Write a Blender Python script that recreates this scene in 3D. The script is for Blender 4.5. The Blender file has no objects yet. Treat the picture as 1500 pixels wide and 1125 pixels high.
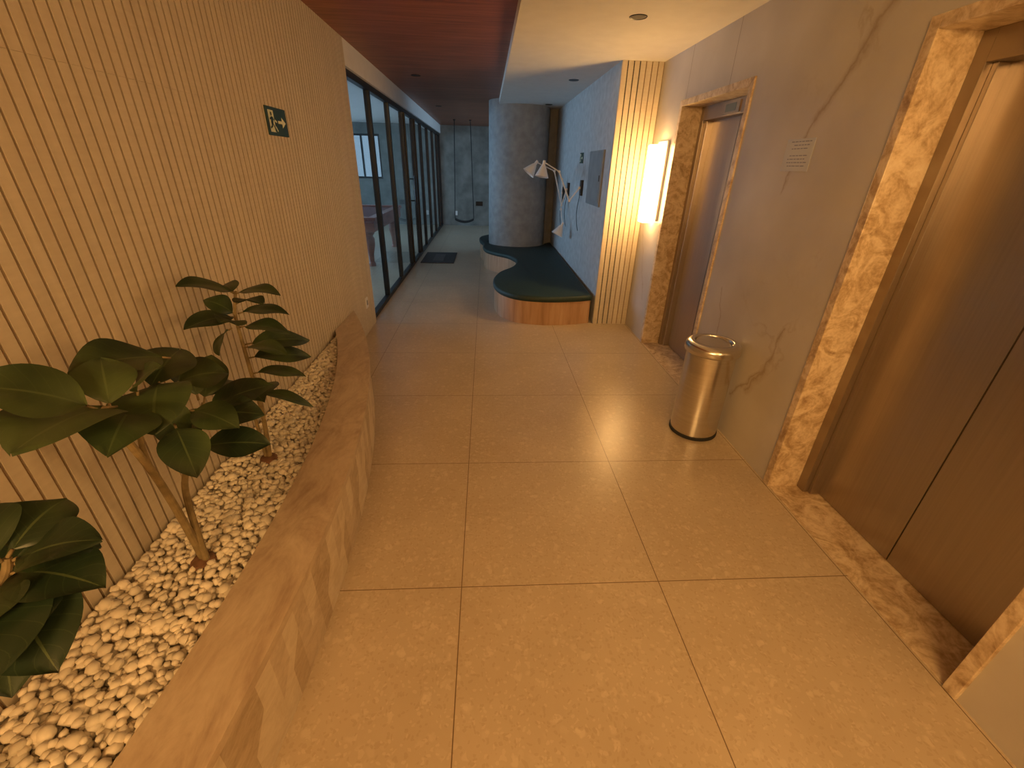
import bpy, math, random
import bmesh
from mathutils import Vector, Matrix
random.seed(7)
D=bpy.data
H=1.6
# ---------------------------------------------------------------- node helpers
def new_mat(name):
    m=D.materials.new(name); m.use_nodes=True
    nt=m.node_tree; nt.nodes.clear()
    out=nt.nodes.new('ShaderNodeOutputMaterial'); b=nt.nodes.new('ShaderNodeBsdfPrincipled')
    nt.links.new(b.outputs[0],out.inputs[0])
    return m,nt,b,out
def N(nt,t,ins=None,**props):
    n=nt.nodes.new(t)
    for k,v in props.items(): setattr(n,k,v)
    for k,v in (ins or {}).items():
        if isinstance(v,bpy.types.NodeSocket): nt.links.new(v,n.inputs[k])
        else: n.inputs[k].default_value=v
    return n
def MATH(nt,op,a,b=0.0,c=None):
    ins={0:a,1:b}
    if c is not None: ins[2]=c
    return N(nt,'ShaderNodeMath',ins,operation=op).outputs[0]
def ramp(nt,fac,stops,interp='LINEAR'):
    n=nt.nodes.new('ShaderNodeValToRGB'); nt.links.new(fac,n.inputs[0])
    cr=n.color_ramp; cr.interpolation=interp
    while len(cr.elements)<len(stops): cr.elements.new(0.5)
    for e,(p,c) in zip(cr.elements,stops):
        e.position=p; e.color=(*c,1) if len(c)==3 else c
    return n.outputs[0]
def mixc(nt,fac,a,b):
    n=nt.nodes.new('ShaderNodeMix'); n.data_type='RGBA'
    for i,v in ((0,fac),(6,a),(7,b)):
        if isinstance(v,bpy.types.NodeSocket): nt.links.new(v,n.inputs[i])
        else: n.inputs[i].default_value=(*v,1) if isinstance(v,tuple) and len(v)==3 else v
    return n.outputs[2]
def pos(nt,scale=(1,1,1)):
    g=nt.nodes.new('ShaderNodeNewGeometry')
    mp=N(nt,'ShaderNodeMapping',{'Vector':g.outputs['Position'],'Scale':scale})
    return mp.outputs[0]
def bump(nt,b,h,strength=0.3,dist=0.01):
    n=N(nt,'ShaderNodeBump',{'Height':h,'Strength':strength,'Distance':dist})
    nt.links.new(n.outputs[0],b.inputs['Normal'])
def simple(name,col,rough=0.5,metal=0.0,var=0.12,nscale=8.0,scale=(1,1,1),bmp=0.0,coat=0.0):
    m,nt,b,o=new_mat(name)
    nz=N(nt,'ShaderNodeTexNoise',{'Vector':pos(nt,scale),'Scale':nscale,'Detail':5.0})
    lo=tuple(c*(1-var) for c in col); hi=tuple(min(1,c*(1+var)) for c in col)
    nt.links.new(ramp(nt,nz.outputs[0],[(0.3,lo),(0.7,hi)]),b.inputs['Base Color'])
    b.inputs['Roughness'].default_value=rough; b.inputs['Metallic'].default_value=metal
    b.inputs['Coat Weight'].default_value=coat
    if bmp: bump(nt,b,nz.outputs[0],bmp,0.005)
    return m
def emis(name,col,s):
    m,nt,b,o=new_mat(name)
    b.inputs['Base Color'].default_value=(*col,1)
    b.inputs['Emission Color'].default_value=(*col,1); b.inputs['Emission Strength'].default_value=s
    return m
# ---------------------------------------------------------------- materials
def m_floor():
    m,nt,b,o=new_mat('beige_terrazzo_tile')
    g=nt.nodes.new('ShaderNodeNewGeometry'); P=g.outputs['Position']
    s=N(nt,'ShaderNodeSeparateXYZ',{0:P})
    T=0.855
    def line(sock,off):
        a=MATH(nt,'DIVIDE',MATH(nt,'ADD',sock,off),T)
        f=MATH(nt,'FRACT',a)
        d=MATH(nt,'ABSOLUTE',MATH(nt,'SUBTRACT',f,0.5))
        return MATH(nt,'GREATER_THAN',d,0.5-0.0019/T)
    gx=line(s.outputs[0],0.107+T*20); gy=line(s.outputs[1],-1.243+T*20)
    grout=MATH(nt,'MAXIMUM',gx,gy)
    dn=N(nt,'ShaderNodeTexNoise',{'Vector':P,'Scale':22.0,'Detail':4.0})
    dv=N(nt,'ShaderNodeVectorMath',{0:P,1:N(nt,'ShaderNodeVectorMath',{0:dn.outputs[1],'Scale':0.05},operation='SCALE').outputs[0]},operation='ADD').outputs[0]
    v=N(nt,'ShaderNodeTexVoronoi',{'Vector':dv,'Scale':28.0})
    v2=N(nt,'ShaderNodeTexVoronoi',{'Vector':dv,'Scale':70.0})
    big=N(nt,'ShaderNodeTexNoise',{'Vector':P,'Scale':2.5,'Detail':5.0})
    base=ramp(nt,big.outputs[0],[(0.32,(0.465,0.375,0.265)),(0.68,(0.525,0.43,0.31))])
    sv=N(nt,'ShaderNodeSeparateColor',{0:v.outputs['Color']})
    f1=MATH(nt,'MULTIPLY',ramp(nt,sv.outputs[0],[(0.55,(0,0,0)),(1.0,(1,1,1))]),ramp(nt,v.outputs['Distance'],[(0.3,(1,1,1)),(0.5,(0,0,0))]))
    sv2=N(nt,'ShaderNodeSeparateColor',{0:v2.outputs['Color']})
    f2=MATH(nt,'MULTIPLY',MATH(nt,'GREATER_THAN',sv2.outputs[0],0.62),MATH(nt,'LESS_THAN',v2.outputs['Distance'],0.44))
    f3=MATH(nt,'MULTIPLY',MATH(nt,'LESS_THAN',sv2.outputs[0],0.26),MATH(nt,'LESS_THAN',v2.outputs['Distance'],0.44))
    c=mixc(nt,MATH(nt,'MULTIPLY',f1,0.5),base,(0.66,0.56,0.43))
    c=mixc(nt,MATH(nt,'MULTIPLY',f2,0.27),c,(0.36,0.25,0.15))
    c=mixc(nt,MATH(nt,'MULTIPLY',f3,0.30),c,(0.66,0.56,0.43))
    c=mixc(nt,grout,c,(0.17,0.11,0.06))
    nt.links.new(c,b.inputs['Base Color'])
    r=MATH(nt,'ADD',MATH(nt,'MULTIPLY',big.outputs[0],0.10),0.25)
    nt.links.new(r,b.inputs['Roughness'])
    bump(nt,b,MATH(nt,'SUBTRACT',1.0,grout),0.3,0.002)
    return m
def m_marble(name,stops,rough=0.3,scale=5.0,dist=1.6,sc=(1,1,1)):
    m,nt,b,o=new_mat(name)
    P=pos(nt,sc)
    n=N(nt,'ShaderNodeTexNoise',{'Vector':P,'Scale':scale,'Detail':10.0,'Roughness':0.65,'Distortion':dist})
    n2=N(nt,'ShaderNodeTexNoise',{'Vector':P,'Scale':scale*9,'Detail':4.0})
    f=MATH(nt,'ADD',MATH(nt,'MULTIPLY',n.outputs[0],0.8),MATH(nt,'MULTIPLY',n2.outputs[0],0.2))
    nt.links.new(ramp(nt,f,stops),b.inputs['Base Color'])
    b.inputs['Roughness'].default_value=rough
    return m
def m_slab():
    m,nt,b,o=new_mat('veined_porcelain_slab')
    g=nt.nodes.new('ShaderNodeNewGeometry'); P=g.outputs['Position']
    s=N(nt,'ShaderNodeSeparateXYZ',{0:P})
    n=N(nt,'ShaderNodeTexNoise',{'Vector':P,'Scale':0.9,'Detail':7.0,'Roughness':0.55,'Distortion':0.5})
    d=MATH(nt,'ABSOLUTE',MATH(nt,'SUBTRACT',n.outputs[0],0.43))
    vein=ramp(nt,d,[(0.0,(1,1,1)),(0.009,(0,0,0))])
    n3=N(nt,'ShaderNodeTexNoise',{'Vector':P,'Scale':1.7,'Detail':3.0})
    mask=ramp(nt,n3.outputs[0],[(0.48,(0,0,0)),(0.62,(1,1,1))])
    vf=MATH(nt,'MULTIPLY',MATH(nt,'MULTIPLY',vein,mask),0.35)
    wn=N(nt,'ShaderNodeTexNoise',{'Vector':P,'Scale':5.0,'Detail':6.0,'Roughness':0.6})
    wv=N(nt,'ShaderNodeVectorMath',{0:N(nt,'ShaderNodeVectorMath',{0:wn.outputs[1],1:(0.5,0.5,0.5)},operation='SUBTRACT').outputs[0],'Scale':0.16},operation='SCALE').outputs[0]
    Q=N(nt,'ShaderNodeVectorMath',{0:N(nt,'ShaderNodeVectorMath',{0:P,1:(0,1,1)},operation='MULTIPLY').outputs[0],1:N(nt,'ShaderNodeVectorMath',{0:wv,1:(0,1,1)},operation='MULTIPLY').outputs[0]},operation='ADD').outputs[0]
    acc=None
    for (a,c_,wd) in (((2.14,0.84),(2.17,0.56),0.009),((2.17,0.56),(2.42,0.30),0.009),((2.17,0.56),(2.27,0.40),0.016),((2.10,2.30),(2.20,2.08),0.018),((2.20,2.08),(2.40,1.82),0.014),((2.40,1.82),(2.47,1.50),0.008),((2.85,0.9),(2.70,0.35),0.004),((0.25,2.2),(0.5,1.2),0.008),((4.3,0.4),(4.6,1.1),0.005)):
        A=Vector((0,a[0],a[1])); B=Vector((0,c_[0],c_[1])); AB=B-A
        pa=N(nt,'ShaderNodeVectorMath',{0:Q,1:tuple(A)},operation='SUBTRACT').outputs[0]
        dt=N(nt,'ShaderNodeVectorMath',{0:pa,1:tuple(AB/AB.length_squared)},operation='DOT_PRODUCT').outputs['Value']
        tc=N(nt,'ShaderNodeClamp',{0:dt}).outputs[0]
        pr=N(nt,'ShaderNodeVectorMath',{0:tuple(AB),'Scale':tc},operation='SCALE').outputs[0]
        dd=N(nt,'ShaderNodeVectorMath',{0:pa,1:pr},operation='DISTANCE').outputs['Value']
        k=ramp(nt,MATH(nt,'DIVIDE',dd,wd*2.5),[(0.0,(1,1,1)),(0.35,(.4,.4,.4)),(1.0,(0,0,0))])
        acc=k if acc is None else MATH(nt,'MAXIMUM',acc,k)
    vf=MATH(nt,'MAXIMUM',vf,MATH(nt,'MULTIPLY',acc,0.68))
    cl=N(nt,'ShaderNodeTexNoise',{'Vector':P,'Scale':2.5,'Detail':5.0})
    base=ramp(nt,cl.outputs[0],[(0.3,(0.48,0.45,0.415)),(0.7,(0.57,0.54,0.50))])
    c=mixc(nt,vf,base,(0.27,0.18,0.10))
    jm=None
    for y0 in (3.36,4.06,1.0):
        k=MATH(nt,'LESS_THAN',MATH(nt,'ABSOLUTE',MATH(nt,'SUBTRACT',s.outputs[1],y0)),0.0026)
        jm=k if jm is None else MATH(nt,'MAXIMUM',jm,k)
    c=mixc(nt,jm,c,(0.20,0.16,0.12))
    nt.links.new(c,b.inputs['Base Color']); b.inputs['Roughness'].default_value=0.33
    return m
def m_wood(name,c1,c2,c3,axis_scale,rough=0.35,coat=0.0,plank=None):
    m,nt,b,o=new_mat(name)
    P=pos(nt,axis_scale)
    n=N(nt,'ShaderNodeTexNoise',{'Vector':P,'Scale':3.0,'Detail':8.0,'Roughness':0.6,'Distortion':0.4})
    c=ramp(nt,n.outputs[0],[(0.3,c1),(0.5,c2),(0.72,c3)])
    if plank:
        g=nt.nodes.new('ShaderNodeNewGeometry'); s=N(nt,'ShaderNodeSeparateXYZ',{0:g.outputs['Position']})
        a=MATH(nt,'DIVIDE',MATH(nt,'ADD',s.outputs[plank[0]],20.0),plank[1])
        w=N(nt,'ShaderNodeTexWhiteNoise',{'W':MATH(nt,'FLOOR',a)},noise_dimensions='1D')
        d=MATH(nt,'ABSOLUTE',MATH(nt,'SUBTRACT',MATH(nt,'FRACT',a),0.5))
        j=MATH(nt,'GREATER_THAN',d,0.5-0.0015/plank[1])
        c=mixc(nt,MATH(nt,'MULTIPLY',w.outputs[0],0.4),c,c1)
        c=mixc(nt,MATH(nt,'MULTIPLY',j,0.7),c,(0.02,0.01,0.006))
    nt.links.new(c,b.inputs['Base Color']); b.inputs['Roughness'].default_value=rough
    b.inputs['Coat Weight'].default_value=coat
    return m
def m_slat():
    m,nt,b,o=new_mat('ribbed_beige_panel')
    P=pos(nt,(22,22,0.8))
    n=N(nt,'ShaderNodeTexNoise',{'Vector':P,'Scale':1.0,'Detail':6.0})
    n2=N(nt,'ShaderNodeTexNoise',{'Vector':pos(nt,(1,1,8)),'Scale':9.0,'Detail':4.0})
    f=MATH(nt,'ADD',MATH(nt,'MULTIPLY',n.outputs[0],0.6),MATH(nt,'MULTIPLY',n2.outputs[0],0.4))
    nt.links.new(ramp(nt,f,[(0.3,(0.53,0.46,0.36)),(0.7,(0.64,0.57,0.46))]),b.inputs['Base Color'])
    b.inputs['Roughness'].default_value=0.6
    return m
def m_glass():
    m,nt,b,o=new_mat('clear_glass')
    nt.nodes.remove(b)
    fr=N(nt,'ShaderNodeFresnel',{'IOR':1.5})
    t=N(nt,'ShaderNodeBsdfTransparent',{'Color':(0.84,0.89,0.90,1)})
    g=N(nt,'ShaderNodeBsdfGlossy',{'Color':(0.9,0.95,1,1),'Roughness':0.02})
    mx=N(nt,'ShaderNodeMixShader',{0:fr.outputs[0],1:t.outputs[0],2:g.outputs[0]})
    nt.links.new(mx.outputs[0],o.inputs[0])
    return m
def m_leaf():
    m,nt,b,o=new_mat('glossy_leaf')
    uv=nt.nodes.new('ShaderNodeUVMap'); s=N(nt,'ShaderNodeSeparateXYZ',{0:uv.outputs[0]})
    au=MATH(nt,'ABSOLUTE',MATH(nt,'SUBTRACT',s.outputs[0],0.5))
    mid=MATH(nt,'LESS_THAN',au,0.018)
    k=MATH(nt,'FRACT',MATH(nt,'MULTIPLY',MATH(nt,'SUBTRACT',s.outputs[1],MATH(nt,'MULTIPLY',au,0.55)),7.0))
    side=MATH(nt,'LESS_THAN',k,0.06)
    ve=MATH(nt,'MAXIMUM',mid,MATH(nt,'MULTIPLY',side,0.3))
    nz=N(nt,'ShaderNodeTexNoise',{'Vector':pos(nt),'Scale':5.0})
    c=ramp(nt,nz.outputs[0],[(0.40,(0.020,0.038,0.018)),(0.70,(0.078,0.115,0.038))])
    c=mixc(nt,MATH(nt,'MULTIPLY',ve,0.6),c,(0.12,0.16,0.06))
    nt.links.new(c,b.inputs['Base Color']); b.inputs['Roughness'].default_value=0.42
    return m
M={}
M['floor']=m_floor(); M['slab']=m_slab(); M['slat']=m_slat()
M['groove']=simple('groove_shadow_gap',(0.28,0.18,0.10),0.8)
M['casing']=m_marble('brown_marble',[(0.3,(0.25,0.15,0.08)),(0.45,(0.50,0.37,0.23)),(0.55,(0.67,0.54,0.38)),(0.7,(0.80,0.70,0.55))],0.3,8)
M['cap']=m_marble('travertine_cap',[(0.25,(0.30,0.20,0.13)),(0.45,(0.46,0.35,0.25)),(0.55,(0.54,0.43,0.31)),(0.75,(0.66,0.55,0.42))],0.33,4,1.4,(2,0.8,1))
M['tv1']=m_marble('travertine_light',[(0.3,(0.52,0.42,0.30)),(0.5,(0.62,0.53,0.41)),(0.7,(0.72,0.63,0.50))],0.4,7,1.6,(1,1,2.0))
M['tv2']=m_marble('travertine_mid',[(0.3,(0.42,0.32,0.22)),(0.5,(0.54,0.44,0.33)),(0.7,(0.66,0.56,0.44))],0.4,7,1.6,(1,1,2.0))
M['tv3']=m_marble('travertine_dark',[(0.3,(0.33,0.24,0.15)),(0.5,(0.46,0.36,0.25)),(0.7,(0.60,0.50,0.37))],0.4,7,1.6,(1,1,2.0))
M['woodceil']=m_wood('dark_red_wood',(0.15,0.046,0.020),(0.29,0.093,0.040),(0.42,0.155,0.070),(0.6,9,1),0.42,0.0,(1,0.62))
M['benchwood']=m_wood('bench_oak',(0.34,0.19,0.10),(0.46,0.28,0.16),(0.56,0.37,0.23),(6,6,0.5),0.4)
M['polewood']=m_wood('mahogany',(0.18,0.035,0.02),(0.28,0.06,0.035),(0.36,0.10,0.05),(1,1,6),0.4)
M['white']=simple('white_ceiling_paint',(0.78,0.76,0.72),0.7,0,0.03)
M['plaster']=simple('grey_textured_plaster',(0.46,0.48,0.49),0.7,0,0.14,14,(1,1,1),0.3)
M['colplaster']=simple('column_plaster',(0.28,0.305,0.32),0.7,0,0.16,10,(1,1,1),0.35)
M['concrete']=simple('grey_concrete',(0.21,0.215,0.195),0.75,0,0.28,4,(1,1,1),0.3)
M['greyslat']=simple('grey_slats',(0.20,0.205,0.21),0.6)
M['steel']=simple('brushed_stainless',(0.68,0.64,0.58),0.24,1.0,0.06,4,(1,1,30))
M['door']=simple('brushed_bronze_grey_steel',(0.44,0.39,0.34),0.32,1.0,0.05,4,(30,30,0.5))
M['seam']=simple('door_seam_shadow',(0.08,0.06,0.045),0.6,0.3)
M['jamb']=simple('dark_bronze_steel',(0.36,0.30,0.24),0.36,0.9,0.05)
M['black']=simple('black_metal',(0.012,0.013,0.014),0.4,0.3)
M['rubber']=simple('black_rubber',(0.02,0.02,0.02),0.8)
M['green']=simple('dark_green_upholstery',(0.014,0.036,0.034),0.6,0,0.15,30,(1,1,1),0.1)
M['pebble']=simple('white_pebble',(0.74,0.67,0.56),0.55,0,0.2,12)
M['bed']=simple('pebble_bed_base',(0.50,0.42,0.32),0.8,0,0.3,60,(1,1,1),0.5)
M['soil']=simple('brown_root_ball',(0.16,0.08,0.045),0.9,0,0.4,40,(1,1,1),0.5)
M['stem']=simple('brown_green_stem',(0.24,0.18,0.09),0.7,0,0.3,30,(1,1,1),0.4)
M['leaf']=m_leaf()
M['glass']=m_glass()
M['signgreen']=simple('exit_green',(0.008,0.045,0.028),0.4)
M['signlight']=simple('photoluminescent_cream',(0.75,0.78,0.55),0.5)
M['paper']=simple('white_paper',(0.52,0.56,0.68),0.7,0,0.03)
M['ink']=simple('blue_ink',(0.22,0.24,0.40),0.7)
M['sconce']=emis('warm_sconce_glow',(1.0,0.58,0.205),33.0)
M['sconce2']=emis('warm_sconce_glow_dimmed',(1.0,0.57,0.195),24.0)
M['lampwhite']=simple('white_enamel',(0.8,0.8,0.78),0.35,0,0.02)
M['panelgrey']=simple('grey_panel',(0.22,0.24,0.25),0.5)
M['mat']=simple('charcoal_mat',(0.05,0.05,0.05),0.95,0,0.4,90,(1,1,1),0.4)
M['matletters']=simple('mat_lettering',(0.12,0.12,0.12),0.95)
M['felt']=simple('maroon_felt',(0.16,0.04,0.035),0.9)
M['screen']=emis('lift_indicator_screen',(0.10,0.11,0.09),0.1)
# ---------------------------------------------------------------- mesh builder
class MB:
    def __init__(s): s.v=[];s.f=[];s.m=[];s.mats=[];s.uv={}
    def mi(s,k):
        if k not in s.mats: s.mats.append(k)
        return s.mats.index(k)
    def add(s,vs,fs,k,uvs=None):
        o=len(s.v); s.v+= [tuple(x) for x in vs]; i=s.mi(k)
        for j,f in enumerate(fs):
            if uvs: s.uv[len(s.f)]=[uvs[q] for q in f]
            s.f.append(tuple(q+o for q in f)); s.m.append(i)
    def box(s,x0,x1,y0,y1,z0,z1,k,mtx=None):
        vs=[Vector((x,y,z)) for x in (x0,x1) for y in (y0,y1) for z in (z0,z1)]
        if mtx: vs=[mtx@v for v in vs]
        s.add(vs,[(0,1,3,2),(4,6,7,5),(0,4,5,1),(2,3,7,6),(0,2,6,4),(1,5,7,3)],k)
    def lathe(s,prof,k,mtx=Matrix(),segs=48,a0=0,a1=2*math.pi):
        full=abs(a1-a0-2*math.pi)<1e-6; n=segs if full else segs+1
        vs=[];fs=[]
        for i in range(n):
            a=a0+(a1-a0)*i/segs
            for r,z in prof: vs.append(mtx@Vector((r*math.cos(a),r*math.sin(a),z)))
        L=len(prof)
        for i in range(segs):
            j=(i+1)%n
            for q in range(L-1): fs.append((i*L+q,j*L+q,j*L+q+1,i*L+q+1))
        s.add(vs,fs,k)
    def sweep(s,pts,rad,k,segs=10,cap=True):
        pts=[Vector(p) for p in pts]
        if not isinstance(rad,(list,tuple)): rad=[rad]*len(pts)
        vs=[];fs=[];prev=None
        for i,p in enumerate(pts):
            t=(pts[min(i+1,len(pts)-1)]-pts[max(i-1,0)]).normalized()
            if prev is None:
                a=Vector((0,0,1)) if abs(t.z)<0.9 else Vector((1,0,0))
                n=t.cross(a).normalized()
            else: n=(prev-t*prev.dot(t)).normalized()
            prev=n; bn=t.cross(n)
            for q in range(segs):
                an=2*math.pi*q/segs
                vs.append(p+(n*math.cos(an)+bn*math.sin(an))*rad[i])
        for i in range(len(pts)-1):
            for q in range(segs):
                r=(q+1)%segs
                fs.append((i*segs+q,i*segs+r,(i+1)*segs+r,(i+1)*segs+q))
        if cap:
            fs.append(tuple(reversed(range(segs)))); fs.append(tuple((len(pts)-1)*segs+q for q in range(segs)))
        s.add(vs,fs,k)
    def prism(s,outline,z0,z1,k,kt=None):
        n=len(outline)
        vs=[(x,y,z0) for x,y in outline]+[(x,y,z1) for x,y in outline]
        s.add(vs,[(i,(i+1)%n,n+(i+1)%n,n+i) for i in range(n)],k)
        s.add(vs,[tuple(range(n,2*n)),tuple(reversed(range(n)))],kt or k)
    def build(s,name,parent=None,smooth=False,bevel=0,angle=35,origin=None):
        me=D.meshes.new(name)
        o=Vector(origin) if origin else (parent.location.copy() if parent else Vector((0,0,0)))
        me.from_pydata([tuple(Vector(v)-o) for v in s.v],[],s.f)
        for k in s.mats: me.materials.append(M[k])
        me.polygons.foreach_set('material_index',s.m)
        if s.uv:
            ul=me.uv_layers.new(name='UVMap')
            for pi,uvs in s.uv.items():
                for li,uvv in zip(me.polygons[pi].loop_indices,uvs): ul.data[li].uv=uvv
        if smooth:
            me.polygons.foreach_set('use_smooth',[True]*len(me.polygons))
            me.set_sharp_from_angle(angle=math.radians(angle))
        me.update()
        ob=D.objects.new(name,me); bpy.context.scene.collection.objects.link(ob)
        if parent: ob.parent=parent
        else: ob.location=o
        if bevel:
            bv=ob.modifiers.new('bevel','BEVEL'); bv.width=bevel; bv.segments=2; bv.limit_method='ANGLE'
        return ob
def grp(name,loc):
    e=D.objects.new(name,None); e.location=loc; e.empty_display_size=0.1
    bpy.context.scene.collection.objects.link(e); return e
def onebox(name,x0,x1,y0,y1,z0,z1,k,bevel=0):
    b=MB(); b.box(x0,x1,y0,y1,z0,z1,k); return b.build(name,bevel=bevel)
def catmull(pts,n=8,closed=False):
    P=[Vector(p) for p in pts]; out=[]; L=len(P)
    rng=range(L if closed else L-1)
    for i in rng:
        g=(lambda j:P[j%L]) if closed else (lambda j:P[max(0,min(L-1,j))])
        p0,p1,p2,p3=g(i-1),g(i),g(i+1),g(i+2)
        for q in range(n):
            t=q/n
            out.append(0.5*((2*p1)+(p2-p0)*t+(2*p0-5*p1+4*p2-p3)*t*t+(3*p1-p0-3*p2+p3)*t**3))
    if not closed: out.append(P[-1])
    return out
# ---------------------------------------------------------------- dimensions
XL=-1.24; XR=1.616; ZC=2.56; ZW=2.48; YB=-3.0; YF=13.6
XG=-6.0; XE=2.8; YG=4.72
XB=1.227; YC=4.69; YW=8.56
# floor / ceilings
onebox('floor',XG-0.2,XE+0.2,YB-0.2,YF+0.2,-0.1,0,'floor')
onebox('ceiling_wood',XL-0.25,XE+0.2,YB-0.2,YF+0.2,ZC,ZC+0.1,'woodceil')
onebox('ceiling_game_room',XG-0.2,XL-0.25,YB-0.2,YF+0.2,ZC,ZC+0.1,'white')
onebox('ceiling_white_drop',0.21,XR+0.3,YB,YW+0.02,ZW,ZC,'white')
# left wall with ribs
def ribs(b,axis,a0,a1,face,depth,z0,z1,pitch=0.05,gap=0.007,sign=1,k='slat',seams=()):
    n=max(1,round((a1-a0)/pitch)); p=(a1-a0)/n
    zs=[z0]+list(seams)+[z1]
    for i in range(n):
        c0=a0+i*p+gap/2; c1=a0+(i+1)*p-gap/2
        for za,zb in zip(zs[:-1],zs[1:]):
            za2=za+(0.0004 if za!=z0 else 0); zb2=zb-(0.0004 if zb!=z1 else 0)
            if axis=='y': b.box(min(face,face+sign*depth),max(face,face+sign*depth),c0,c1,za2,zb2,k)
            else: b.box(c0,c1,min(face,face+sign*depth),max(face,face+sign*depth),za2,zb2,k)
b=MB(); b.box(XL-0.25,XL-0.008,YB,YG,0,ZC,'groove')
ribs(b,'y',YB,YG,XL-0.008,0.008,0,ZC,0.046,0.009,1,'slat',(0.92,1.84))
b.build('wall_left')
onebox('wall_back',XG,XR+0.3,YB-0.15,YB,0,ZC,'slab')
# glass wall header
onebox('wall_header_left',XL-0.25,XL,YG,YF,2.36,ZC,'white')
# game room shell
onebox('wall_game_room_near',XG,XL-0.25,YG-0.15,YG,0,ZC,'white')
b=MB()
b.box(XG-0.15,XG,YG,5.4,0,ZC,'concrete'); b.box(XG-0.15,XG,12.8,YF,0,ZC,'concrete')
b.box(XG-0.15,XG,5.4,12.8,0,0.25,'concrete'); b.box(XG-0.15,XG,5.4,12.8,2.35,ZC,'concrete')
b.build('wall_game_room_side')
b=MB()
b.box(XG,-4.4,YF,YF+0.15,0,ZC,'concrete'); b.box(-2.9,XL-0.05,YF,YF+0.15,0,ZC,'concrete')
b.box(-4.4,-2.9,YF,YF+0.15,0,1.2,'concrete'); b.box(-4.4,-2.9,YF,YF+0.15,2.3,ZC,'concrete')
b.box(XL-0.05,XE,YF,YF+0.15,0,ZC,'concrete')
b.build('wall_far')
def window(name,axis,a0,a1,c,z0,z1,n):
    b=MB(); w=0.05
    def bx(p0,p1,za,zb,k='black',t=0.03):
        if axis=='x': b.box(p0,p1,c-t,c+t,za,zb,k)
        else: b.box(c-t,c+t,p0,p1,za,zb,k)
    bx(a0,a1,z0,z0+w); bx(a0,a1,z1-w,z1)
    for i in range(n+1):
        x=a0+(a1-a0-w)*i/n; bx(x,x+w,z0+w,z1-w)
        if i<n: bx(x+w,x+(a1-a0-w)/n,z0+w,z1-w,'glass',0.002)
    b.build(name)
window('window_1','x',-4.4,-2.9,YF+0.08,1.2,2.3,3)
window('window_2','y',5.4,12.8,XG-0.08,0.25,2.35,6)
# right side far area
b=MB()
b.box(XE,XE+0.15,8.4,9.4,0,ZC,'plaster'); b.box(XE,XE+0.15,13.0,YF,0,ZC,'plaster')
b.box(XE,XE+0.15,9.4,13.0,0,0.3,'plaster'); b.box(XE,XE+0.15,9.4,13.0,2.35,ZC,'plaster')
b.build('wall_far_right')
window('window_3','y',9.4,13.0,XE+0.08,0.3,2.35,3)
# right wall with lift openings
E=[(0.74,1.89),(3.03,4.13)]; EH=2.12
b=MB()
b.box(XR,XR+0.3,YB,E[0][0],0,ZW,'slab'); b.box(XR,XR+0.3,E[0][1],E[1][0],0,ZW,'slab')
b.box(XR,XR+0.3,E[1][1],YC,0,ZW,'slab')
for y0,y1 in E: b.box(XR,XR+0.3,y0,y1,EH,ZW,'slab')
b.build('wall_right')
# ribbed column + grey wall
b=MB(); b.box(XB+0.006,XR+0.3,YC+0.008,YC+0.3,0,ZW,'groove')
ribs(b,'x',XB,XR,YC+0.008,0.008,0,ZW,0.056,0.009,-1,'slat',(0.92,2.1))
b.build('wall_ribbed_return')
onebox('wall_lounge_right',XB,XB+0.2,YC+0.008,YW,0,ZW,'plaster')
b=MB(); b.box(0.9,XE,YW-0.05,YW+0.1,0,ZC,'greyslat')
ribs(b,'x',0.9,XB,YW-0.05,0.012,0.0,ZW,0.05,0.014,-1,'greyslat')
b.build('wall_lounge_back')
# ---------------------------------------------------------------- lifts
def lift(y0,y1):
    g=grp('elevator',(XR,(y0+y1)/2,0)); lip=0.045; X1=1.80; XD=1.86
    b=MB()
    for a,c in ((y0,y0+lip),(y1-lip,y1)): b.box(XR-0.012,X1,a,c,0,EH,'casing')
    b.box(XR-0.012,X1,y0+lip,y1-lip,EH-lip,EH,'casing')
    b.build('marble_casing',g,bevel=0.003)
    b=MB(); b.box(XR,XD+0.06,y0+lip,y1-lip,-0.0,0.004,'casing'); b.build('threshold',g)
    j=0.055; a=y0+lip; c=y1-lip; t=EH-lip; b=MB()
    b.box(X1-0.02,XD+0.06,a,a+j,0.004,t,'jamb'); b.box(X1-0.02,XD+0.06,c-j,c,0.004,t,'jamb')
    b.box(X1-0.02,XD+0.06,a+j,c-j,t-0.10,t,'jamb')
    b.box(X1+0.01,XD+0.06,c-j-0.02,c-j,0.004,t-0.1,'door'); b.box(X1+0.01,XD+0.06,a+j,a+j+0.02,0.004,t-0.1,'door')
    b.build('metal_frame',g,bevel=0.002)
    b=MB(); mid=(a+c)/2
    b.box(XD,XD+0.03,a+j+.02,mid-0.003,0.008,t-0.1,'door'); b.build('door_panel_1',g,bevel=0.0)
    b=MB(); b.box(XD,XD+0.03,mid+0.003,c-j-.02,0.008,t-0.1,'door'); b.box(XD+0.004,XD+0.03,mid-0.003,mid+0.003,0.008,t-0.1,'seam'); b.build('door_panel_2',g,bevel=0.0)
    b=MB(); b.box(X1-0.032,X1-0.02,mid-0.12,mid+0.12,t-0.09,t-0.015,'jamb')
    b.box(X1-0.034,X1-0.032,mid-0.075,mid+0.075,t-0.078,t-0.027,'screen'); b.build('floor_indicator',g)
    b=MB(); b.box(XD+0.05,XD+0.06,a,c,0,t,'jamb'); b.build('back_plate',g)
for y0,y1 in E: lift(y0,y1)
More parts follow.
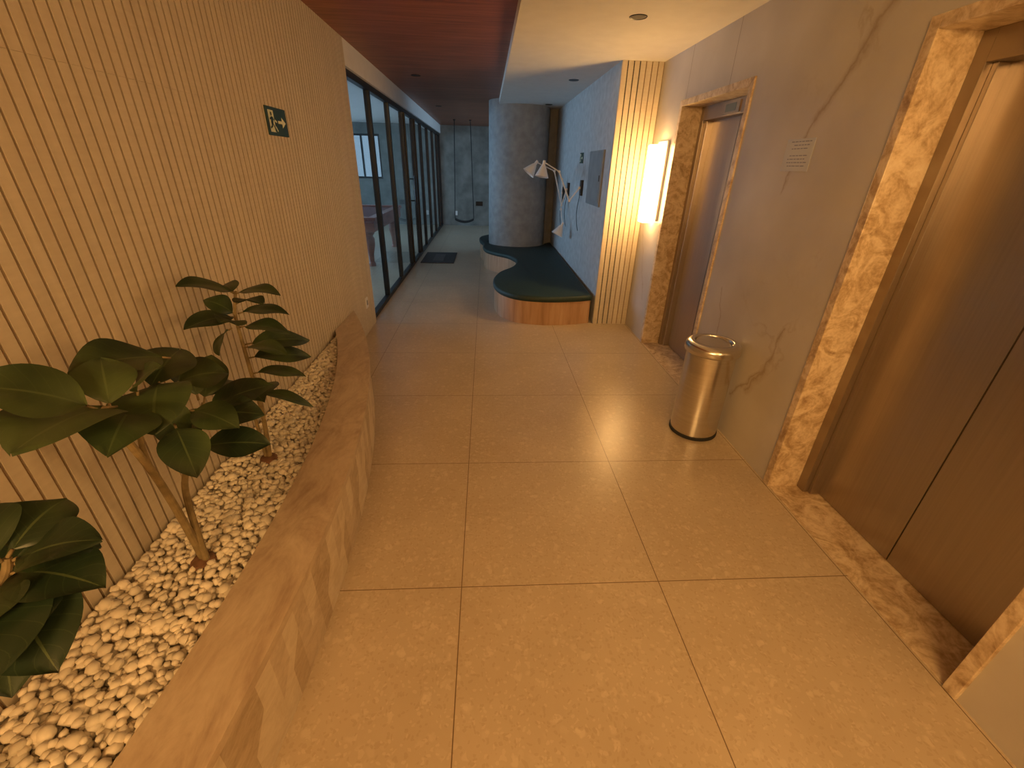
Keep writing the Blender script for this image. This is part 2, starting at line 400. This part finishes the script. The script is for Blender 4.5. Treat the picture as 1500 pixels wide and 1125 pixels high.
# ---------------------------------------------------------------- glass wall
g=grp('glass_partition',(XL,YG,0)); b=MB()
ys=[4.75,5.68,6.72,7.76,8.80,9.84,10.88,11.92,12.9,13.57]
fx0,fx1=XL-0.09,XL-0.03
b.box(fx0,fx1,YG+0.002,YF,2.30,2.36,'black'); b.box(fx0,fx1,YG+0.002,YF,0,0.05,'black')
for i,y in enumerate(ys):
    w=0.055
    b.box(fx0,fx1,y-w/2,y+w/2,0.05,2.30,'black')
    if i in(3,4): b.box(fx0+0.01,fx1+0.02,y+w/2+0.01,y+w/2+0.06,0.05,2.3,'black')
b.build('black_frame',g)
b=MB()
for a,c in zip(ys[:-1],ys[1:]):
    x=(fx0+fx1)/2; b.add([(x,a+.025,.05),(x,c-.025,.05),(x,c-.025,2.3),(x,a+.025,2.3)],[(0,1,2,3)],'glass')
b.build('glass_panes',g)
b=MB()
for y in (8.12,8.2): 
    b.sweep([(XL+0.03,y,0.98),(XL+0.03,y,1.42)],0.013,'black',10)
    for z in (1.03,1.37): b.sweep([(XL-0.06,y,z),(XL+0.03,y,z)],0.008,'black',8)
b.build('door_handles',g,smooth=True)
# ---------------------------------------------------------------- planter
R=6.5; CX=-0.613-R; CY=1.15; PH=0.368; TH=0.205
def arc_x(r,y): return CX+math.sqrt(r*r-(y-CY)**2)
def arc_y(r,x): return CY+math.sqrt(r*r-(x-CX)**2)
YS=-0.95
g=grp('curved_planter',(-0.8,1.15,0))
b=MB(); n=90
ro=R+0.008; ys_=[YS+(arc_y(ro,XL+0.003)-YS)*i/n for i in range(n+1)]
vo=[(arc_x(ro,y),y) for y in ys_]
vi=[(max(XL+0.003,arc_x(R-TH,y)),y) if y<arc_y(R-TH,XL+0.003) else (XL+0.003,y) for y in ys_]
vs=[];fs=[]
for (ox,oy),(ix,iy) in zip(vo,vi):
    ox=max(ox,XL+0.004)
    vs+=[(ix,iy,PH-0.03),(ix,iy,PH),(ox,oy,PH),(ox,oy,PH-0.03)]
for i in range(n):
    a=i*4;c=a+4
    fs+=[(a+1,a+2,c+2,c+1),(a+2,a+3,c+3,c+2),(a,a+1,c+1,c),(a+3,a,c,c+3)]
fs+=[(0,3,2,1),(n*4,n*4+1,n*4+2,n*4+3)]
b.add(vs,fs,'cap'); b.build('stone_cap',g,smooth=True,angle=40)
b=MB(); y=YS; i=0; ks=['tv1','tv2','tv3','tv1','tv3','tv2','tv1']
yend=arc_y(R,XL+0.006)
while y<yend-0.001:
    y2=min(y+0.075,yend); xa=arc_x(R,y); xb=arc_x(R,y2)
    A=(xa,y);B=(xb,y2); ztop=PH-0.03
    z1=ztop*(0.30+0.2*((i*7)%5)/5); z2=z1+0.09
    vs=[(A[0],A[1],0),(B[0],B[1],0),(B[0],B[1],ztop),(A[0],A[1],ztop),(A[0],A[1],z1),(B[0],B[1],z2)]
    b.add(vs,[(0,1,5,4)],ks[(i*3)%7]); b.add(vs,[(4,5,2,3)],ks[(i*5+2)%7])
    y=y2;i+=1
b.build('stone_face',g,smooth=True,angle=20)
b=MB(); vs=[];fs=[]
YI=arc_y(R-TH,XL+0.006)
ysi=[YS+(YI-YS)*i/40 for i in range(41)]
for yy in ysi: x=arc_x(R-TH,yy)+0.01; vs+=[(x,yy,0),(x,yy,PH-0.03)]
for i in range(40): fs.append((2*i,2*i+1,2*i+3,2*i+2))
b.add(vs,fs,'tv2'); b.build('inner_face',g)
b=MB(); b.box(XL+0.003,arc_x(R,YS)-0.003,YS-0.05,YS,0,PH,'tv2'); b.build('end_face',g)
# pebbles
random.seed(11)
bm=bmesh.new(); bmesh.ops.create_icosphere(bm,subdivisions=1,radius=1)
iv=[v.co.copy() for v in bm.verts]; fi=[tuple(v.index for v in f.verts) for f in bm.faces]; bm.free()
def pebbles():
    b=MB(); z0=0.29; V=[];F=[]
    vs=[];fs=[]
    for i,yy in enumerate(ysi): vs+=[(XL+0.003,yy,z0),(arc_x(R-TH,yy)+0.003,yy,z0)]
    for i in range(40): fs.append((2*i,2*i+1,2*i+3,2*i+2))
    b.add(vs,fs,'bed')
    st=0.025; y=YS+0.02
    while y<YI-0.03:
        xm=arc_x(R-TH,y); x=XL+0.018
        while x<xm-0.004:
            for lay in range(3):
                r=random.uniform(0.010,0.020)*(1.4 if (random.random()<0.14 and lay==2) else 1)
                px=x+random.uniform(-.012,.012); lo=XL+r*1.35+0.002; hi=xm-r*1.2
                px=min(max(px,lo),max(hi,lo))
                p=Vector((px,y+random.uniform(-.013,.013),z0+0.004+lay*0.014+random.uniform(0,0.010)))
                sc=Vector((r*random.uniform(.8,1.2),r*random.uniform(.8,1.2),r*random.uniform(.6,.85)))
                rot=Matrix.Rotation(random.uniform(0,6.28),3,'Z')@Matrix.Rotation(random.uniform(-.6,.6),3,'X')
                o=len(V)
                for v in iv:
                    w=v*random.uniform(0.84,1.12)
                    V.append(tuple(p+rot@Vector((w.x*sc.x,w.y*sc.y,w.z*sc.z))))
                F.extend([tuple(q+o for q in f) for f in fi])
            x+=st
        y+=st
    b.add(V,F,'pebble')
    return b.build('pebble_bed',smooth=True,angle=60)
pebbles()
# ---------------------------------------------------------------- bench
def hx(l): return [(a*H,c*H) for a,c in l]
g=grp('curved_bench',(0.8,5.6,0))
cur=catmull([(a,c,0) for a,c in hx([(.745,2.945),(.60,2.90),(.39,2.885),(.20,2.95),(.085,3.12),(.055,3.38),(.11,3.66),(.235,3.90),(.285,4.17),(.225,4.42),(.10,4.58),(.0,4.74),(-.035,4.95),(-.03,5.15),(-.075,5.4),(-.07,5.68),(.06,5.9),(.30,5.98),(.46,5.93)])],8)
out=[(p.x,p.y) for p in cur]
RC=0.51; CC=(0.56,8.42)
for i in range(25):
    a=math.radians(62+ (360-62-8)*i/24)
    out.append((CC[0]+(RC+0.018)*math.cos(a),CC[1]+(RC+0.018)*math.sin(a)))
out+=[(XB-0.005,8.47)]
out=[(min(x,XB-0.005),y) for x,y in out]
def inset(o,d):
    n=len(o);r=[]
    for i in range(n):
        a=Vector(o[i-1]);c=Vector(o[(i+1)%n]); t=(c-a)
        if t.length<1e-6: r.append(o[i]);continue
        t.normalize(); nn=Vector((-t.y,t.x))
        r.append((min(o[i][0]+nn.x*d*sgn,XB-0.004),o[i][1]+nn.y*d*sgn))
    return r
area_=sum(out[i][0]*out[(i+1)%len(out)][1]-out[(i+1)%len(out)][0]*out[i][1] for i in range(len(out)))
sgn=1 if area_>0 else -1
b=MB(); b.prism(inset(out,0.012),0.0,0.265,'benchwood'); b.build('wood_base',g,smooth=True,angle=30)
b=MB()
lv=[(inset(out,0.010),0.265),(inset(out,0.0),0.275),(inset(out,-0.003),0.295),(inset(out,0.0),0.315),(inset(out,0.012),0.327),(inset(out,0.025),0.330)]
n=len(out);vs=[];fs=[]
for o,z in lv: vs+=[(x,y,z) for x,y in o]
for l in range(len(lv)-1):
    for i in range(n): fs.append((l*n+i,l*n+(i+1)%n,(l+1)*n+(i+1)%n,(l+1)*n+i))
fs.append(tuple((len(lv)-1)*n+i for i in range(n)))
b.add(vs,fs,'green'); b.build('green_cushion',g,smooth=True,angle=50)
b=MB(); b.lathe([(RC,0),(RC,ZC)],'colplaster',Matrix.Translation((CC[0],CC[1],0)),64)
b.build('round_column',smooth=True)
# ---------------------------------------------------------------- sconces
def sconce(y,k):
    g=grp('wall_sconce',(XR,y,1.5))
    b=MB(); b.box(XR-0.02,XR,y-0.12,y+0.12,1.17,1.84,'lampwhite'); b.build('back_plate',g,bevel=0.002)
    b=MB(); b.box(XR-0.125,XR-0.021,y-0.045,y+0.075,1.15,1.81,k)
    b.build('glowing_diffuser',g,bevel=0.01)
sconce(4.36,'sconce'); sconce(0.42,'sconce2')
# ---------------------------------------------------------------- trash can
g=grp('trash_can',(1.43,2.45,0)); T=Matrix.Translation((1.43,2.45,0))
b=MB(); b.lathe([(0,0.0),(0.152,0.0),(0.155,0.006),(0.155,0.022),(0.150,0.024)],'rubber',T,64); b.build('base_ring',g,smooth=True)
b=MB(); b.lathe([(0.149,0.02),(0.149,0.585),(0.147,0.592)],'steel',T,64); b.build('body',g,smooth=True)
b=MB(); b.lathe([(0.147,0.585),(0.164,0.59),(0.168,0.60),(0.168,0.625),(0.160,0.643),(0.140,0.655),(0.118,0.658),(0.113,0.652),(0.112,0.62)],'steel',T,64); b.build('lid_ring',g,smooth=True,angle=60)
b=MB(); b.lathe([(0,0.640),(0.06,0.643),(0.108,0.636),(0.110,0.630)],'steel',T@Matrix.Translation((0,0,0.625))@Matrix.Rotation(math.radians(9),4,'X')@Matrix.Translation((0,0,-0.625)),48); b.build('swing_flap',g,smooth=True)
b=MB(); b.lathe([(0,0.60),(0.112,0.60)],'rubber',T,32); b.build('inner_liner',g)
# ---------------------------------------------------------------- exit signs
def sign(name,loc,w,h,rot):
    g=grp(name,loc); Mx=Matrix.Translation(loc)@Matrix.Rotation(rot,4,'Z')
    def tr(p): return Mx@Vector(p)
    b=MB(); b.box(-w/2,w/2,-0.006,0,-h/2,h/2,'signgreen',Mx); b.build('plate',g)
    b=MB(); y=-0.0075
    def poly(pts):
        vs=[tr((x*w,y,z*h)) for x,z in pts]; b.add(vs,[tuple(range(len(vs)))],'signlight')
    poly([(-.42,-.38),(-.16,-.38),(-.16,.38),(-.42,.38)])
    poly([(.02,-.05),(.22,-.05),(.22,-.2),(.42,.0),(.22,.2),(.22,.05),(.02,.05)])
    poly([(-.14,.08),(-.04,.02),(-.05,-.04),(-.15,.0)]); poly([(-.13,-.15),(-.04,-.32),(-.07,-.36),(-.16,-.2)])
    b.build('pictogram',g)
    b=MB(); y=-0.009
    def polyg(pts):
        vs=[tr((x*w,y,z*h)) for x,z in pts]; b.add(vs,[tuple(range(len(vs)))],'signgreen')
    polyg([(-.29+.035*math.cos(a*math.pi/5),.25+.07*math.sin(a*math.pi/5)) for a in range(10)])
    polyg([(-.34,-.05),(-.25,-.08),(-.21,.14),(-.30,.17)])
    polyg([(-.34,-.02),(-.26,-.05),(-.30,-.20),(-.40,-.28),(-.41,-.22),(-.34,-.15)])
    polyg([(-.30,-.06),(-.25,-.08),(-.18,-.2),(-.17,-.36),(-.20,-.36),(-.22,-.22)])
    polyg([(-.24,.13),(-.23,.08),(-.17,.0),(-.16,.05)]); polyg([(-.30,.15),(-.39,.08),(-.38,.03),(-.29,.09)])
    b.build('running_figure',g)
sign('exit_sign',(XL+0.0005,3.04,1.80),0.27,0.145,math.pi/2)
sign('exit_sign',(XB-0.0005,6.15,1.72),0.20,0.12,-math.pi/2)
# paper notice
g=grp('paper_notice',(XR-0.001,2.44,1.685)); b=MB()
b.box(XR-0.003,XR-0.001,2.33,2.55,1.615,1.765,'paper'); b.build('sheet',g)
b=MB()
for i in range(8):
    z=1.752-i*0.016
    if i==3: continue
    y_a=2.355+0.010*(i%3); y_b=2.525-0.012*((i*2)%3); yy=y_a
    while yy<y_b-0.01:
        wl=random.uniform(0.012,0.03); b.box(XR-0.0036,XR-0.003,yy,min(yy+wl,y_b),z-0.0022,z+0.0022,'ink'); yy+=wl+0.006
b.build('printed_text',g)
g=grp('wall_outlet',(XL,4.42,0.3)); b=MB(); b.box(XL,XL+0.008,4.38,4.46,0.25,0.36,'lampwhite'); b.box(XL+0.008,XL+0.010,4.40,4.44,0.28,0.33,'panelgrey'); b.build('cover',g,bevel=0.002)
g=grp('electrical_panel',(XB,5.28,1.5)); b=MB()
b.box(XB-0.02,XB,4.95,5.60,1.23,1.78,'panelgrey'); b.box(XB-0.024,XB-0.02,4.98,5.57,1.26,1.75,'panelgrey'); b.box(XB-0.03,XB-0.024,5.0,5.02,1.48,1.54,'black'); b.build('door',g,bevel=0.002)
# ---------------------------------------------------------------- wall lamps
def cone(b,apex,dirv,L=0.17,r=0.088):
    d=Vector(dirv).normalized(); q=Vector((0,0,-1)).rotation_difference(d).to_matrix().to_4x4()
    T=Matrix.Translation(apex)@q
    b.lathe([(0.0,0.02),(0.018,0.02),(0.02,-0.03),(0.032,-0.045),(r,-L),(r-0.003,-L),(0.030,-0.05),(0.0,-0.045)],'lampwhite',T,32)
def wlamp(base,elbow,mid,head,hd):
    g=grp('articulated_wall_lamp',base); b=MB()
    bx,by,bz=base
    b.box(bx-0.03,bx,by-0.04,by+0.04,bz-0.09,bz+0.09,'black'); b.build('wall_bracket',g,bevel=0.004)
    b=MB(); st=(bx-0.04,by,bz)
    for off in (-0.008,0.008):
        o=Vector((0,0,off)); b.sweep([Vector(st)+o,Vector(elbow)+o],0.006,'lampwhite',8); b.sweep([Vector(elbow)+o,Vector(mid)+o],0.006,'lampwhite',8)
    b.sweep([mid,head],0.007,'lampwhite',8)
    for p in (st,elbow,mid): b.lathe([(0,-.012),(.016,-.012),(.016,.012),(0,.012)],'lampwhite',Matrix.Translation(p)@Matrix.Rotation(math.pi/2,4,'X'),16)
    b.build('arm',g,smooth=True)
    b=MB(); cone(b,head,hd); b.build('shade',g,smooth=True)
    b=MB(); pts=catmull([(bx-0.03,by,bz-0.09),(bx-0.04,by+0.05,bz-0.3),(bx-0.015,by+0.1,bz-0.45),(bx-0.012,by+0.02,bz-0.52)],8); b.sweep(pts,0.004,'black',6); b.build('cord',g,smooth=True)
wlamp((XB,5.95,1.38),(XB-0.14,6.05,1.22),(XB-0.30,6.05,1.56),(XB-0.50,6.02,1.66),(-0.15,-0.1,-1))
wlamp((XB,6.9,1.32),(XB-0.10,6.9,1.10),(XB-0.28,6.6,1.56),(XB-0.56,6.35,1.66),(-0.8,-0.1,-1))
wlamp((XB,7.3,1.25),(XB-0.08,7.1,1.45),(XB-0.12,6.8,1.05),(XB-0.12,6.55,0.88),(-0.5,-0.1,-1))
# ---------------------------------------------------------------- swing
g=grp('swing',(-0.52,11.9,ZC)); b=MB()
for x in (-0.80,-0.32):
    b.sweep([(x+(0.05 if x<-.5 else -.05),11.9,ZC),(x,11.9,0.38)],0.010,'black',8)
    b.lathe([(0,0),(0.03,0),(0.03,-0.02),(0,-0.02)],'black',Matrix.Translation((x+(0.05 if x<-.5 else -.05),11.9,ZC)),16)
b.build('ropes',g,smooth=True)
b=MB(); n=16;vs=[];fs=[]
for i in range(n+1):
    t=i/n; x=-0.80+0.48*t; z=0.38-0.07*math.sin(math.pi*t)**0.8
    vs+=[(x,11.80,z),(x,12.0,z),(x,12.0,z-0.04),(x,11.80,z-0.04)]
for i in range(n):
    for q in range(4): fs.append((i*4+q,i*4+(q+1)%4,(i+1)*4+(q+1)%4,(i+1)*4+q))
fs+=[(0,1,2,3),(n*4+3,n*4+2,n*4+1,n*4)]
b.add(vs,fs,'rubber'); b.build('belt_seat',g,smooth=True)
# doormat
g=grp('doormat',(-0.88,8.5,0)); b=MB(); b.box(-1.19,-0.59,8.0,9.05,0,0.012,'mat'); b.build('pile',g,bevel=0.003)
b=MB()
for i in range(6): b.box(-0.99,-0.80,8.2+i*0.11,8.26+i*0.11,0.012,0.0135,'matletters')
b.build('lettering',g)
# downlights
for (x,y,z) in [(0.98,3.48,ZW),(0.98,5.76,ZW),(0.98,7.9,ZW),(0.98,1.2,ZW),(-0.85,6.4,ZC),(-0.87,9.4,ZC)]:
    g=grp('recessed_downlight',(x,y,z)); b=MB()
    b.lathe([(0.048,-0.001),(0.055,-0.004),(0.058,-0.001),(0.058,0)],'black',Matrix.Translation((x,y,z)),32)
    b.lathe([(0.0,-0.0015),(0.049,-0.0015)],'black',Matrix.Translation((x,y,z)),32); b.build('trim_ring',g,smooth=True)
g=grp('wall_switch',(-0.2,YF,0.6)); b=MB(); b.box(-0.30,-0.10,YF-0.02,YF,0.55,0.67,'black'); b.build('plate',g,bevel=0.002)
g=grp('wall_switch',(-0.88,YF,0.34)); b=MB(); b.box(-0.92,-0.84,YF-0.01,YF,0.28,0.40,'lampwhite'); b.build('plate',g,bevel=0.002)
# ---------------------------------------------------------------- pool table
g=grp('pool_table',(-2.6,8.7,0)); b=MB()
x0,x1,y0,y1=-3.2,-1.82,7.5,9.9
b.box(x0,x1,y0,y1,0.58,0.76,'polewood'); b.build('cabinet',g,bevel=0.01)
b=MB(); b.box(x0+.1,x1-.1,y0+.1,y1-.1,0.76,0.775,'felt'); b.build('cloth',g)
b=MB()
for q in ((x0-.03,x0+.1,y0-.03,y1+.03),(x1-.1,x1+.03,y0-.03,y1+.03),(x0+.1,x1-.1,y0-.03,y0+.1),(x0+.1,x1-.1,y1-.1,y1+.03)): b.box(*q,0.76,0.81,'polewood')
b.build('rails',g,bevel=0.008)
b=MB()
for x in (x0+.15,x1-.15):
    for y in (y0+.2,y1-.2):
        b.lathe([(0,0),(.06,0),(.06,.04),(.04,.07),(.045,.2),(.08,.35),(.085,.45),(.06,.5),(.09,.54),(.09,.59),(0,.59)],'polewood',Matrix.Translation((x,y,0)),24)
b.build('legs',g,smooth=True)
# ---------------------------------------------------------------- camera
F=628.0
Y=Vector((-38,319.5,-F)).normalized(); Z=Vector((35,1238,F)); Z=(Z-Y*Z.dot(Y)).normalized(); X=Y.cross(Z)
R3=Matrix((X,Y,Z))
cd=D.cameras.new('camera'); cam=D.objects.new('camera',cd); bpy.context.scene.collection.objects.link(cam)
cd.sensor_width=36; cd.lens=F*36/1500; cd.clip_start=0.02
cam.matrix_world=Matrix.Translation((0,0,1.6))@R3.to_4x4()
bpy.context.scene.camera=cam
# ---------------------------------------------------------------- plants
random.seed(5)
def leaf(b,p0,p1,W,arch=0.02,fold=0.16,pet=0.10):
    p0=Vector(p0);p1=Vector(p1); d=(p1-p0); L=d.length; d.normalize()
    up=Vector((random.uniform(0.1,0.5),random.uniform(-0.5,0.0),1)).normalized()
    side=d.cross(up)
    if side.length<0.2: side=d.cross(Vector((1,0,0)))
    side.normalize(); nrm=side.cross(d).normalized()
    n=14;c=6;vs=[];fs=[];uv=[]
    ph=random.uniform(0,6)
    for i in range(n+1):
        t=i/n; tt=pet+(1-pet)*t
        p=p0+d*L*tt+nrm*arch*4*tt*(1-tt)
        w=W*0.5*(math.sin(math.pi*t**0.9))**0.8 if 0<t<1 else 0.0015
        for j in range(c+1):
            s=(j/c-0.5)*2
            wv=0.035*W*math.sin(t*8+s*3+ph)*abs(s)
            vs.append(p+side*s*w+nrm*(fold*abs(s)*w+wv)); uv.append((j/c,t))
    for i in range(n):
        for j in range(c):
            a=i*(c+1)+j; fs.append((a,a+1,a+c+2,a+c+1))
    b.add(vs,fs,'leaf',uv)
    b.sweep([p0,p0+d*L*pet+nrm*arch*4*pet*(1-pet)],0.0035,'stem',6)
def plant(base,stems,leaves):
    g=grp('rubber_plant',base)
    b=MB()
    for pts,r0,r1 in stems:
        c=catmull(pts,6); b.sweep(c,[r0+(r1-r0)*i/(len(c)-1) for i in range(len(c))],'stem',10)
    b.build('stems',g,smooth=True)
    b=MB()
    b.lathe([(0.0,0.012),(0.02,0.012),(0.036,0.004),(0.042,-0.01)],'soil',Matrix.Translation(base),16); b.build('root_ball',g,smooth=True)
    b=MB()
    for L in leaves: leaf(b,L[0:3],L[3:6],L[6])
    b.build('leaves',g,smooth=True,angle=180)
plant((-1.035,1.72,0.335),
 [([(-1.03,1.72,0.33),(-1.03,1.76,0.58),(-1.05,1.79,0.84),(-1.06,1.81,1.01),(-1.06,1.86,1.10)],0.011,0.005),
  ([(-1.045,1.72,0.33),(-1.06,1.74,0.59),(-1.07,1.72,0.74)],0.009,0.005)],
 [(-1.06,1.85,1.09,-1.16,1.66,1.17,.12),(-1.06,1.85,1.09,-.87,1.84,1.09,.11),(-1.06,1.85,1.09,-1.18,1.97,1.09,.10),(-1.06,1.83,1.05,-.90,1.74,1.08,.11),
  (-1.06,1.81,1.00,-1.12,1.57,1.03,.11),(-1.06,1.81,1.01,-1.16,1.79,1.08,.10),(-1.06,1.83,1.01,-.87,1.88,.99,.12),(-1.05,1.80,.96,-.86,1.83,.92,.12),(-1.05,1.79,.96,-1.0,1.60,1.05,.11),
  (-1.05,1.80,.88,-.86,2.01,.82,.12),(-1.05,1.79,.87,-.86,1.76,.85,.12),(-1.05,1.79,.82,-.86,1.99,.74,.12),(-1.04,1.78,.75,-.85,1.87,.69,.11),(-1.04,1.77,.66,-.82,1.81,.56,.08),
  (-1.07,1.72,.74,-1.06,1.48,.80,.12),(-1.07,1.73,.73,-.90,1.57,.72,.13),(-1.04,1.76,.61,-1.06,2.00,.60,.09),(-1.06,1.76,.97,-1.15,1.77,.84,.10)])
plant((-1.0,1.125,0.335),
 [([(-1.00,1.13,0.33),(-1.00,1.11,0.56),(-.98,1.06,.78),(-.94,.97,1.0),(-.93,.96,1.05)],0.013,0.008),
  ([(-.985,1.12,0.33),(-1.00,1.16,0.58),(-.99,1.19,.68),(-.98,1.27,.75),(-.97,1.34,.85)],0.012,0.007),
  ([(-.98,1.06,.78),(-.96,1.05,.91),(-.93,1.09,1.01)],0.008,0.006)],
 [(-.94,.95,1.05,-1.08,.84,1.17,.17),(-.94,1.00,1.03,-.92,.73,1.08,.21),(-.95,1.24,1.06,-1.05,1.03,1.11,.17),(-.93,1.09,1.02,-.98,1.33,1.05,.15),(-.93,1.15,1.03,-.84,.96,.97,.19),(-.94,1.04,1.0,-.86,.84,.99,.16),
  (-.97,1.32,.87,-1.08,1.44,.99,.14),(-.97,1.24,.97,-.86,1.34,.96,.16),(-.97,1.33,.82,-.80,1.49,.84,.15),(-.97,1.32,.81,-.78,1.34,.80,.13),(-.98,1.26,.72,-.78,1.33,.68,.14),
  (-.98,1.22,.76,-1.04,1.20,.93,.13),(-.98,1.20,.85,-.86,1.06,.75,.13),(-.99,1.28,.72,-.92,1.26,.87,.13),(-.97,1.34,.85,-1.0,1.50,.96,.12),(-.93,1.06,1.03,-.86,1.09,1.10,.14),(-.97,1.27,.86,-.80,1.22,.82,.12),
  (-.94,.98,1.03,-1.02,1.10,1.12,.13)])
plant((-1.13,.36,0.335),
 [([(-1.13,.36,0.33),(-1.08,.42,.58),(-.98,.53,.77),(-.91,.60,.88),(-.90,.62,.92)],0.012,0.007)],
 [(-.90,.62,.90,-.75,.65,.93,.12),(-.90,.62,.92,-.90,.76,.94,.13),(-.90,.61,.89,-.71,.58,.88,.13),(-.90,.60,.88,-.73,.47,.81,.15),(-.90,.59,.88,-.77,.43,.86,.15),(-.90,.62,.91,-.77,.66,.90,.12),
  (-.90,.61,.92,-1.02,.66,.98,.15),(-.90,.60,.87,-.78,.53,.86,.15),(-.90,.59,.88,-.84,.46,.90,.14),(-.92,.58,.84,-.82,.46,.76,.12),(-.93,.60,.85,-.98,.74,.90,.13)])
# ---------------------------------------------------------------- lights
def area(name,loc,rot,sx,sy,e,col):
    l=D.lights.new(name,'AREA'); l.shape='RECTANGLE'; l.size=sx; l.size_y=sy; l.energy=e; l.color=col
    o=D.objects.new(name,l); o.location=loc; o.rotation_euler=rot; bpy.context.scene.collection.objects.link(o); return o
WARM=(1.0,0.55,0.18); DAY=(0.50,0.72,1.0)
r=math.radians
area('lobby_warm_fill',(0.6,-0.9,ZW-0.02),(0,0,0),0.9,0.9,10,WARM)  # added warm fill facing down, not a fixture of the lobby
area('lobby_warm_fill',(-0.7,-2.4,ZC-0.25),(r(68),0,r(-18)),1.2,0.4,85,WARM)  # added fill behind the camera, tilted forward to brighten the right wall
area('daylight_window_1',(-3.65,YF+0.3,1.75),(r(-90),0,0),1.5,1.1,6,DAY)
area('daylight_window_2',(XG-0.3,9.1,1.3),(0,r(-90),0),2.1,7.2,370,DAY)
area('daylight_window_3',(XE+0.3,11.2,1.3),(0,r(90),0),2.0,3.5,80,DAY)
w=D.worlds.new('world'); bpy.context.scene.world=w; w.use_nodes=True
w.node_tree.nodes['Background'].inputs[0].default_value=(0.55,0.75,1,1); w.node_tree.nodes['Background'].inputs[1].default_value=0.8
bpy.context.scene.view_settings.view_transform='Standard'
bpy.context.scene.view_settings.exposure=0.1
